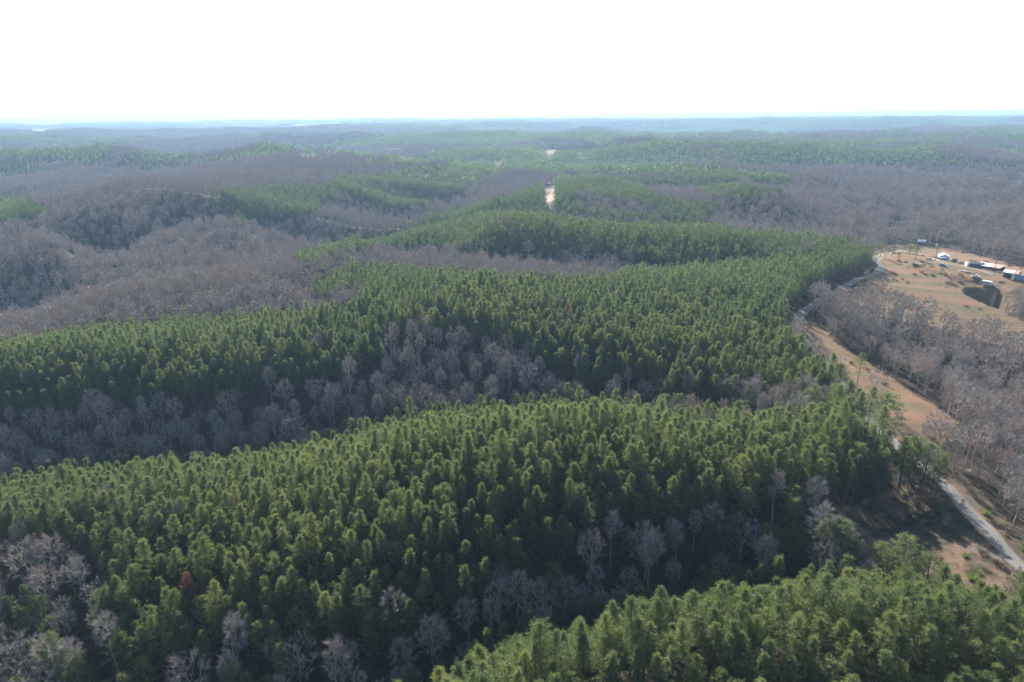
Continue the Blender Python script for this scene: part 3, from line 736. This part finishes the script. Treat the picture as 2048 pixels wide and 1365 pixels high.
# ------------------------------------------------------------------ ground sheet
def terrain():
    V = np.stack([GX, GY, GZ], 2).reshape(-1, 3)
    j, i = np.mgrid[0:NV-1, 0:NU-1]; a = (j*NU+i).ravel()
    me = mesh('terrain', V, np.stack([a, a+1, a+NU+1, a+NU], 1), [], smooth=True)
    x, y, z = V.T
    px, py, d = project(x, y, z)
    px2 = px + (fbm(x/7, y/7, 81, 3)-.5)*30*np.clip(300/np.hypot(x, y), 0, 1); py2 = py + (fbm(x/7, y/7, 82, 3)-.5)*16*np.clip(300/np.hypot(x, y), 0, 1)
    f = any_poly(px2, py2, FIELDS[:4]).astype(np.float32)
    b = any_poly(px2, py2, FIELDS[4:]).astype(np.float32)
    c = any_poly(px, py, CLEAR+FARCLEAR).astype(np.float32)
    g = np.isin(cover(x, y, z), (PINE, MIXED)).astype(np.float32)
    for nm, dat in (('field', f), ('verge', b), ('sand', c), ('green', g)):
        at = me.attributes.new(nm, 'FLOAT', 'POINT'); at.data.foreach_set('value', dat)
    m, N, L = mat('ground'); o = N.new('ShaderNodeOutputMaterial'); p = N.new('ShaderNodeBsdfPrincipled'); p.inputs['Roughness'].default_value = .95
    p.inputs['Specular IOR Level'].default_value = .1
    tc = N.new('ShaderNodeTexCoord')
    def noise(s, det=6, rough=.6, v=None):
        q = N.new('ShaderNodeTexNoise'); q.inputs['Scale'].default_value = s; q.inputs['Detail'].default_value = det; q.inputs['Roughness'].default_value = rough
        L.new(v or tc.outputs['Object'], q.inputs['Vector']); return q
    def at(nm):
        q = N.new('ShaderNodeAttribute'); q.attribute_name = nm; return q.outputs['Fac']
    def mixc(f_, a_, b_):
        q = N.new('ShaderNodeMix'); q.data_type = 'RGBA'; L.new(f_, q.inputs[0]); L.new(a_, q.inputs[6]); L.new(b_, q.inputs[7]); return q.outputs[2]
    n1, n2, n3 = noise(.05), noise(.4), noise(.012)
    litter = ramp(N, [(.38, (.022, .019, .015)), (.52, (.04, .031, .024)), (.65, (.07, .052, .038))]); L.new(n2.outputs[0], litter.inputs[0])
    fl = ramp(N, [(.33, (.21, .112, .065)), (.42, (.185, .112, .067)), (.50, (.16, .108, .063)), (.56, (.098, .086, .045)), (.61, (.15, .105, .06)), (.68, (.20, .14, .09))])
    mp = N.new('ShaderNodeMapping'); mp.inputs['Scale'].default_value = (.22, 1.5, 1); mp.inputs['Rotation'].default_value = (0, 0, .5); L.new(tc.outputs['Object'], mp.inputs[0])
    n4 = noise(.06, 8, .68, mp.outputs[0]); L.new(n4.outputs[0], fl.inputs[0])
    vg = ramp(N, [(.36, (.03, .034, .02)), (.47, (.07, .06, .04)), (.55, (.14, .09, .06)), (.66, (.11, .11, .10))]); L.new(noise(.12, 8, .65).outputs[0], vg.inputs[0])
    sd = ramp(N, [(.38, (.21, .135, .09)), (.5, (.30, .24, .185)), (.62, (.24, .145, .09))]); L.new(noise(.06).outputs[0], sd.inputs[0])
    gf = ramp(N, [(.3, (.025, .038, .018)), (.7, (.05, .065, .028))]); L.new(noise(.01, 8, .7).outputs[0], gf.inputs[0])
    bf = ramp(N, [(.3, (.06, .05, .048)), (.7, (.12, .10, .095))]); L.new(noise(.01, 8, .7).outputs[0], bf.inputs[0])
    # beyond the last modelled trees the sheet carries the woods' own colour
    geo = N.new('ShaderNodeNewGeometry'); ln = N.new('ShaderNodeVectorMath'); ln.operation = 'LENGTH'; L.new(geo.outputs['Position'], ln.inputs[0])
    mr = N.new('ShaderNodeMapRange'); mr.inputs[1].default_value = RL3-1500; mr.inputs[2].default_value = RL3+200; L.new(ln.outputs['Value'], mr.inputs[0])
    c0 = mixc(mr.outputs[0], litter.outputs[0], mixc(at('green'), bf.outputs[0], gf.outputs[0]))
    c1 = mixc(at('field'), c0, fl.outputs[0]); c2 = mixc(at('verge'), c1, vg.outputs[0]); c3 = mixc(at('sand'), c2, sd.outputs[0])
    L.new(c3, p.inputs['Base Color'])
    bp = N.new('ShaderNodeBump'); bp.inputs['Strength'].default_value = .5; bp.inputs['Distance'].default_value = .4; L.new(noise(1.1, 8, .7).outputs[0], bp.inputs['Height']); L.new(bp.outputs[0], p.inputs['Normal'])
    L.new(p.outputs[0], o.inputs[0]); me.materials.append(m)
    ob = bpy.data.objects.new('terrain', me); COL.objects.link(ob); tag(ob, kind='structure')
terrain()

# ------------------------------------------------------------------ the road
def plain(name, col, rough=.7, metal=0., var=.25, scale=1.5):
    m, N, L = mat(name); o = N.new('ShaderNodeOutputMaterial'); p = N.new('ShaderNodeBsdfPrincipled')
    p.inputs['Roughness'].default_value = rough; p.inputs['Metallic'].default_value = metal
    tc = N.new('ShaderNodeTexCoord'); nz = N.new('ShaderNodeTexNoise'); nz.inputs['Scale'].default_value = scale; nz.inputs['Detail'].default_value = 6
    L.new(tc.outputs['Object'], nz.inputs['Vector'])
    c = np.array(col); r = ramp(N, [(.3, tuple(c*(1-var))), (.7, tuple(np.minimum(1, c*(1+var*.6))))]); L.new(nz.outputs[0], r.inputs[0])
    L.new(r.outputs[0], p.inputs['Base Color']); L.new(p.outputs[0], o.inputs[0]); return m
def ribbon(name, Q, half, lift, m, crown=.06, cols=7):
    T = np.gradient(Q, axis=0); T /= np.linalg.norm(T, axis=1, keepdims=True); Nn = np.stack([T[:, 1], -T[:, 0]], 1)
    s_ = np.linspace(-1, 1, cols); V = []
    for i, (q, n_) in enumerate(zip(Q, Nn)):
        wv = half*(1+.10*math.sin(i*.37)+.06*math.sin(i*1.3))
        for t in s_: V.append((*(q+n_*t*wv), 0))
    V = np.array(V); V[:, 2] = ground(V[:, 0], V[:, 1]) + lift + crown*(1-np.tile(np.abs(s_), len(Q)))
    k = len(Q); j, i = np.mgrid[0:k-1, 0:cols-1]; a = (j*cols+i).ravel()
    me = mesh(name, V, np.stack([a, a+1, a+cols+1, a+cols], 1), [m], smooth=True)
    at = me.attributes.new('across', 'FLOAT', 'POINT'); at.data.foreach_set('value', np.tile(s_, k).astype(np.float32))
    o = bpy.data.objects.new(name, me); COL.objects.link(o); tag(o, kind='structure'); return o
def gravel():
    m, N, L = mat('gravel'); o = N.new('ShaderNodeOutputMaterial'); p = N.new('ShaderNodeBsdfPrincipled'); p.inputs['Roughness'].default_value = .9
    a = N.new('ShaderNodeAttribute'); a.attribute_name = 'across'; ab = N.new('ShaderNodeMath'); ab.operation = 'ABSOLUTE'; L.new(a.outputs['Fac'], ab.inputs[0])
    tc = N.new('ShaderNodeTexCoord'); nz = N.new('ShaderNodeTexNoise'); nz.inputs['Scale'].default_value = .5; nz.inputs['Detail'].default_value = 8; L.new(tc.outputs['Object'], nz.inputs['Vector'])
    ad = N.new('ShaderNodeMath'); ad.operation = 'MULTIPLY_ADD'; ad.inputs[1].default_value = .35; L.new(nz.outputs[0], ad.inputs[0]); L.new(ab.outputs[0], ad.inputs[2])
    r = ramp(N, [(.1, (.10, .10, .098)), (.34, (.145, .143, .138)), (.48, (.095, .09, .083)), (.6, (.155, .15, .142)), (.8, (.12, .11, .095)), (1.0, (.13, .095, .065))]); L.new(ad.outputs[0], r.inputs[0])
    L.new(r.outputs[0], p.inputs['Base Color']); L.new(p.outputs[0], o.inputs[0]); return m
M_GRAVEL = gravel()
ribbon('road', ROAD, 2.2, .16, M_GRAVEL)
LANE = smooth_line([hit(*p)[:2] for p in [(1757,524),(1772,508),(1800,501),(1828,505),(1850,512),(1872,523),(1900,531),(1930,534),(1962,541),(2000,556)]], 2.0)
ribbon('lane', LANE, 1.7, .14, plain('lane_dirt', (.19, .155, .115), .95, 0, .35, .4), .03, 5)

# ------------------------------------------------------------------ buildings, vehicles and poles of the farmyard
class Mb:
    """boxes, wedges and drums for one part"""
    def __init__(s): s.bm = bmesh.new()
    def box(s, x0, x1, y0, y1, z0, z1, bev=0):
        r = bmesh.ops.create_cube(s.bm, size=1); vs = r['verts']
        for v in vs: v.co = Vector((x0+(v.co.x+.5)*(x1-x0), y0+(v.co.y+.5)*(y1-y0), z0+(v.co.z+.5)*(z1-z0)))
        if bev: bmesh.ops.bevel(s.bm, geom=list({e for v in vs for e in v.link_edges}), offset=bev, segments=2, affect='EDGES')
        return s
    def prism(s, prof, y0, y1, ax='y'):
        """closed outline (x, z) pulled along y"""
        f = lambda p, y: (p[0], y, p[1]) if ax == 'y' else (y, p[0], p[1])
        A = [s.bm.verts.new(f(p, y0)) for p in prof]; B = [s.bm.verts.new(f(p, y1)) for p in prof]; k = len(prof)
        s.bm.faces.new(A); s.bm.faces.new(B[::-1])
        for i in range(k): s.bm.faces.new((A[i], B[i], B[(i+1) % k], A[(i+1) % k]))
        return s
    def drum(s, x, y, z, r, wd, ax='y', k=14):
        q = bmesh.ops.create_cone(s.bm, cap_ends=True, segments=k, radius1=r, radius2=r, depth=wd)
        for v in q['verts']:
            c = v.co.copy(); v.co = Vector((c.x+x, c.z+y, c.y+z)) if ax == 'y' else Vector((c.x+x, c.y+y, c.z+z))
        return s
    def build(s, name, m, parent, label=None):
        bmesh.ops.recalc_face_normals(s.bm, faces=s.bm.faces)
        me = bpy.data.meshes.new(name); s.bm.to_mesh(me); s.bm.free(); me.materials.append(m)
        o = bpy.data.objects.new(name, me); COL.objects.link(o); o.parent = parent
        if label: o['label'] = label
        return o
def root(name, px, py, px2, py2, label, cat, group=None, flip=False):
    """an Empty on the ground half way between two surveyed ground pixels, its x axis along them; returns it and their distance"""
    a = np.array(hit(px, py)); b = np.array(hit(px2, py2)); c = (a+b)/2; d = b-a
    o = bpy.data.objects.new(name, None); COL.objects.link(o)
    o.location = (c[0], c[1], float(ground(c[0], c[1])[0])-.05); o.rotation_euler = (0, 0, math.atan2(d[1], d[0])+(math.pi if flip else 0))
    tag(o, label, cat, group); return o, float(np.hypot(d[0], d[1]))
M_WHITE = plain('white_paint', (.62, .61, .58), .5); M_ROOFW = plain('white_metal_roof', (.70, .69, .66), .4, 0, .12)
M_BLUE = plain('blue_paint', (.16, .27, .42), .5); M_DARK = plain('dark_wall', (.06, .07, .085), .7); M_ROOFD = plain('dark_shingle', (.055, .065, .07), .8)
M_RUST = plain('rusty_roof', (.46, .25, .19), .7, 0, .35); M_GREENR = plain('pale_green_roof', (.52, .58, .52), .5); M_WOOD = plain('grey_wood', (.14, .115, .095), .8)
M_GLASS = plain('dark_glass', (.03, .04, .05), .12, 0, .1); M_TYRE = plain('tyre_rubber', (.02, .02, .02), .8); M_GREY = plain('grey_block', (.32, .32, .31), .7)
M_RED = plain('red_paint', (.35, .06, .05), .4); M_CARB = plain('blue_car_paint', (.20, .33, .44), .3); M_STEEL = plain('steel', (.5, .5, .5), .4, .6)

def gable(o, ln, wd, h, rise, mw, mr, over=.4, windows=3, doors=1, mwin=None):
    mwin = mwin or M_GLASS; L2, W2 = ln/2, wd/2
    wl_ = Mb().prism([(-W2, 0), (W2, 0), (W2, h), (0, h+rise), (-W2, h)], -L2, L2, 'x').build('wall', mw, o)
    t = .14; sl = rise/W2; e = W2+over; zz = h+.03-over*sl
    rf = Mb().prism([(-e, zz), (0, h+rise+.03), (e, zz), (e, zz+t), (0, h+rise+.03+t), (-e, zz+t)], -L2-over, L2+over, 'x').build('roof', mr, o)
    for sd in (-1, 1):
        for i in range(windows):
            x = -L2 + ln*(i+.7)/(windows+.4)
            wn_ = Mb().box(x-.55, x+.55, sd*W2-.03, sd*W2+.03, h*.42, h*.82).build('window', mwin, o)
            Mb().box(x-.65, x+.65, sd*W2-.05, sd*W2+.05, h*.42-.1, h*.42-.01).build('sill', M_WHITE, wn_)
    for i in range(doors):
        x = -L2+ln*.18
        d_ = Mb().box(x-.5, x+.5, -W2-.04, -W2+.03, .05, 2.05).build('door', M_DARK, o)
        Mb().box(x+.32, x+.42, -W2-.09, -W2-.045, .98, 1.08).build('handle', M_STEEL, d_)
    return o
def wheels(o, xs, y, r):
    for x in xs:
        for sd in (-1, 1):
            w_ = Mb().drum(x, sd*y, r, r, .24).build('wheel', M_TYRE, o)
            Mb().drum(x, sd*(y+.13), r, r*.55, .03).build('rim', M_STEEL, w_)
def car(name, px, py, px2, py2, paint, label, cat='car', pickup=False, size=1.0):
    o, _ = root(name, px, py, px2, py2, label, cat)
    body = [(-2.2, .35), (2.2, .35), (2.25, .75), (2.1, .95), (.9, 1.0), (-2.15, 1.02), (-2.25, .7)]
    Mb().prism(body, -.87, .87).build('body', paint, o)
    cab = [(-.25, 1.0), (1.25, .98), (.75, 1.58), (-.05, 1.6)] if pickup else [(-1.75, 1.0), (1.25, .98), (.45, 1.48), (-1.2, 1.5)]
    Mb().prism([(x*.97, z+.005) for x, z in cab], -.78, .78).build('window', M_GLASS, o)
    top = [(x, z) for x, z in cab if z > 1.3]
    Mb().box(min(p[0] for p in top)-.03, max(p[0] for p in top)+.03, -.76, .76, 1.5, 1.64, .04).build('roof', paint, o)
    if pickup:
        Mb().box(-2.15, -.35, -.72, .72, 1.021, 1.05).build('bed', M_DARK, o)
    for sd in (-1, 1): Mb().box(2.17, 2.27, sd*.62-.16, sd*.62+.16, .62, .78).build('headlight', M_WHITE, o)
    wheels(o, (-1.35, 1.4), .80, .34); o.scale = (size,)*3
    return o

o, ln = root('workshop', 1878, 517, 1897, 524, 'white metal-roofed workshop with blue front beside the farmyard lane', 'workshop')
ln = 7.5
gable(o, ln, 6.4, 2.9, 1.7, M_WHITE, M_ROOFW)
Mb().box(-1.2, 1.4, -3.32, -3.21, 0, 2.5).build('garage_door', M_DARK, o)
Mb().box(ln/2+.02, ln/2+3.8, -3.1, 1.2, 0, 2.5, .05).build('annex', M_BLUE, o); Mb().prism([(-3.4, 2.52), (1.5, 3.0), (1.5, 3.1), (-3.4, 2.62)], ln/2+.45, ln/2+4.1, 'x').build('annex_roof', M_BLUE, o)
o, ln = root('mobile_home', 1939, 534, 1962, 538, 'dark-sided mobile home with a bright white end next to the pole shed', 'mobile home')
gable(o, 8.5, 4.2, 2.7, .7, M_DARK, M_ROOFD, .2, 4, 1)
Mb().box(-5.6, -4.45, -2.2, 2.2, 0, 3.3, .05).build('end_wall', M_WHITE, o)
o, ln = root('pole_shed', 1962, 538, 1995, 544, 'long open pole shed with white and rusty roof right of the mobile home', 'shed')
ln = 14.5
Mb().prism([(-3.2, 2.7), (3.2, 3.7), (3.2, 3.82), (-3.2, 2.82)], -ln/2, ln*.12, 'x').build('roof', M_ROOFW, o)
Mb().prism([(-3.2, 2.75), (3.6, 3.8), (3.6, 3.92), (-3.2, 2.87)], ln*.12+.02, ln/2, 'x').build('roof', M_RUST, o, 'rusty salmon-coloured end of the roof')
for i in range(5):
    x = -ln/2+.3+(ln-.6)*i/4
    Mb().box(x-.09, x+.09, -3.05, -2.87, 0, 2.69).build('post', M_WOOD, o)
    Mb().box(x-.09, x+.09, 2.87, 3.05, 0, 3.62).build('post', M_WOOD, o)
Mb().box(-ln/2+.2, ln/2-.2, 3.06, 3.14, 0, 3.6).build('back_wall', M_WOOD, o)
o, ln = root('barn', 2012, 553, 2034, 558, 'open-fronted barn with pale green and rusty roof nearest the woods edge', 'barn')
ln = 7.5
Mb().box(-ln/2, ln/2, 2.6, 2.75, 0, 3.4).build('back_wall', M_WOOD, o)
for x in (-ln/2, ln/2-.15): Mb().box(x, x+.15, -3, 2.59, 0, 2.9).build('side_wall', M_GREY, o)
Mb().prism([(-3.6, 2.95), (.2, 4.3), (3.2, 3.5), (3.2, 3.62), (.2, 4.44), (-3.6, 3.07)], -ln/2-.4, ln*.2, 'x').build('roof', M_GREENR, o)
Mb().prism([(-3.6, 2.95), (.2, 4.3), (3.2, 3.5), (3.2, 3.62), (.2, 4.44), (-3.6, 3.07)], ln*.2+.02, ln/2+.4, 'x').build('roof', M_RUST, o, 'rusty strip of roof')
Mb().box(.8, 2.4, -3.1, -3.02, 0, 2.7).build('door', M_WHITE, o)
o, ln = root('storage_container', 2033, 559, 2048, 562, 'blue and white storage container against the open-fronted barn', 'container')
Mb().box(-2.9, 2.9, -1.2, 1.2, .15, 2.6, .04).build('body', M_BLUE, o)
for i in range(9): Mb().box(-2.7+i*.62, -2.5+i*.62, -1.26, -1.205, .3, 2.45).build('rib', M_BLUE, o)
Mb().box(-2.97, -2.905, -1.15, 1.15, .2, 2.5).build('door', M_WHITE, o)
o, ln = root('camper_trailer', 1963, 572, 1982, 573, 'white camper trailer parked alone above the dark pit', 'camper trailer')
Mb().prism([(-2.9, .55), (2.7, .55), (2.95, 1.2), (2.8, 2.5), (2.2, 2.75), (-2.6, 2.75), (-2.9, 2.5)], -1.15, 1.15).build('body', M_WHITE, o)
for x in (-1.9, -.4, 1.5): Mb().box(x-.45, x+.45, -1.19, -1.14, 1.45, 2.05, .02).build('window', M_GLASS, o)
d_ = Mb().box(.35, .95, -1.19, -1.14, .6, 2.3).build('door', M_GREY, o); Mb().box(.42, .5, -1.23, -1.195, 1.35, 1.45).build('handle', M_STEEL, d_)
Mb().box(-2.85, 2.7, -1.175, -1.13, .95, 1.18).build('stripe', M_RED, o)
Mb().box(-3.9, -2.88, -.06, .06, .5, .62).build('tow_bar', M_STEEL, o); wheels(o, (-.3, .5), 1.0, .33)
car('pickup_truck', 1945, 555, 1958, 557, M_WHITE, 'white pickup truck parked between mobile home and white camper', 'pickup truck', True)
car('parked_car', 1853, 520, 1864, 522, M_WHITE, 'white car parked on the lane left of the workshop', 'car')
car('parked_car', 1880, 532, 1890, 534, M_CARB, 'pale blue car parked in front of the workshop', 'car')
car('pickup_truck', 1859, 491, 1870, 492, M_RED, 'red pickup truck at the wood edge beyond the lane', 'pickup truck', True)
o, ln = root('rowing_boat', 1920, 543, 1928, 544, 'small white boat lying in the yard grass below the lane', 'boat')
Mb().prism([(-1.4, .02), (1.1, .02), (1.7, .6), (1.62, .62), (-1.5, .55)], -.6, .6).build('hull', M_WHITE, o); Mb().box(-1.1, .9, -.42, .42, .575, .64).build('thwart', M_GREY, o)
o, ln = root('farm_house', 1778, 455, 1796, 454, 'dark-roofed house alone in the woods above the field', 'house')
gable(o, 10, 8, 3.2, 2.4, M_DARK, M_ROOFD)
o, ln = root('small_shed', 1797, 452, 1806, 451, 'small white shed at the end of the dark-roofed house', 'shed')
gable(o, 4.5, 4, 2.6, 1.1, M_WHITE, M_ROOFW, .3, 1, 1)
o, ln = root('white_cottage', 1837, 489, 1848, 490, 'little white-roofed cottage under the pines behind the lane', 'cottage')
gable(o, 5.5, 5, 2.6, 1.5, M_DARK, M_ROOFW, .3, 2, 1)
o, ln = root('grey_outbuilding', 1706, 496, 1722, 497, 'low pale grey outbuilding behind the pine corner by the road', 'outbuilding')
gable(o, 8, 5, 2.7, 1.2, M_GREY, M_ROOFW, .3, 2, 1)
car('parked_car', 1709, 494, 1715, 495, M_WHITE, 'white car parked at the near end of the pale grey outbuilding', 'car')
car('parked_van', 1717, 496, 1724, 496, M_GREY, 'silver van parked right of the pale grey outbuilding', 'van', False, 1.15)
o, ln = root('gas_tank', 1871, 496, 1875, 496, 'white upright gas tank at the woods edge behind the workshop', 'tank')
Mb().drum(0, 0, 1.7, .8, 2.8, 'z', 16).build('tank', M_WHITE, o); Mb().drum(0, 0, 3.18, .3, .14, 'z', 12).build('cap', M_GREY, o)
for sx in (-.5, .5): Mb().box(sx-.08, sx+.08, -.5, .5, 0, .4).build('foot', M_GREY, o)
o, ln = root('tool_shed', 1906, 524, 1912, 525, 'tiny grey wooden shed between workshop and mobile home', 'shed')
gable(o, 3.2, 2.6, 2.1, .8, M_WOOD, M_GREY, .2, 1, 1)
o, ln = root('flatbed_trailer', 1828, 530, 1840, 532, 'long grey flatbed trailer parked under the lane on an earth bank', 'trailer')
Mb().box(-3, 3, -1.1, 1.1, .75, .95).build('bed', M_WOOD, o); Mb().box(3.01, 4.2, -.06, .06, .75, .87).build('tow_bar', M_STEEL, o); wheels(o, (-1.2, -.3), .95, .36)
for px, py, lb in ((1931, 546, 'grey scrap heap in the yard between boat and pickup'), (1998, 566, 'brown scrap heap between camper and barn')):
    o, ln = root('scrap_heap', px, py, px+6, py, lb, 'scrap heap')
    h_ = Mb()
    for i in range(14):
        a_, b_, c_ = rng.uniform(-1.6, 1.3), rng.uniform(-.9, .6), rng.uniform(0, .5); h_.box(a_, a_+rng.uniform(.3, 1.2), b_, b_+rng.uniform(.2, .8), c_, c_+rng.uniform(.15, .6))
    h_.build('scrap', M_GREY if 'grey' in lb else M_WOOD, o)
for px, py, lb in ((1868, 523, 'tall wooden utility pole at the corner of the workshop'), (1783, 512, 'wooden utility pole beside the lane near the road'), (1986, 548, 'wooden utility pole by the rusty end of the pole shed')):
    o, ln = root('utility_pole', px, py, px+4, py, lb, 'utility pole')
    Mb().drum(0, 0, 4.4, .16, 8.9, 'z', 8).build('pole', M_WOOD, o); Mb().box(-1.1, 1.1, -.27, -.165, 7.9, 8.08).build('crossarm', M_WOOD, o)
    for x in (-.95, 0, .95): Mb().drum(x, -.215, 8.2, .05, .22, 'z', 6).build('insulator', M_GREY, o)
# pasture fence along the far side of the field
FN = smooth_line([hit(*p)[:2] for p in [(1772,500),(1800,507),(1835,513),(1862,517)]], 3.2)
fo = bpy.data.objects.new('post_fence', None); COL.objects.link(fo); fo.location = (*FN[0], float(ground(*FN[0])[0])); tag(fo, 'thin wooden post fence along the lane beyond the field', 'fence')
zz = ground(FN[:, 0], FN[:, 1])
for q, z_ in zip(FN, zz):
    d = (q[0]-FN[0][0], q[1]-FN[0][1], z_-zz[0]); Mb().box(d[0]-.09, d[0]+.09, d[1]-.09, d[1]+.09, d[2]-.2, d[2]+1.4).build('post', M_WOOD, fo)
for h in (.5, .9, 1.3):
    sp_ = Soup()
    for i in range(len(FN)-1):
        sp_.tube((FN[i][0]-FN[0][0], FN[i][1]-FN[0][1]-.11, zz[i]-zz[0]+h), (FN[i+1][0]-FN[0][0], FN[i+1][1]-FN[0][1]-.11, zz[i+1]-zz[0]+h), .02, .02, 3)
    wo = bpy.data.objects.new('wire', mesh('wire', *sp_.get(), [M_STEEL])); COL.objects.link(wo); wo.parent = fo

# ------------------------------------------------------------------ haze
bm = bmesh.new(); bmesh.ops.create_cube(bm, size=1)
zb, zt = float(GZ.min())-1, max(float(GZ.max())+22, HC+4)
for v in bm.verts: v.co = Vector((v.co.x*80000, v.co.y*80000, zb+(v.co.z+.5)*(zt-zb)))
hm = bpy.data.meshes.new('haze'); bm.to_mesh(hm); bm.free()
m, N, L = mat('haze_air'); o = N.new('ShaderNodeOutputMaterial'); pv = N.new('ShaderNodeVolumePrincipled')
pv.inputs['Density'].default_value = .000125; pv.inputs['Color'].default_value = (.31, .48, .71, 1); pv.inputs['Anisotropy'].default_value = .3; pv.inputs['Density Attribute'].default_value = ''
L.new(pv.outputs[0], o.inputs['Volume']); hm.materials.append(m)
ho = bpy.data.objects.new('haze', hm); COL.objects.link(ho); tag(ho, kind='stuff')
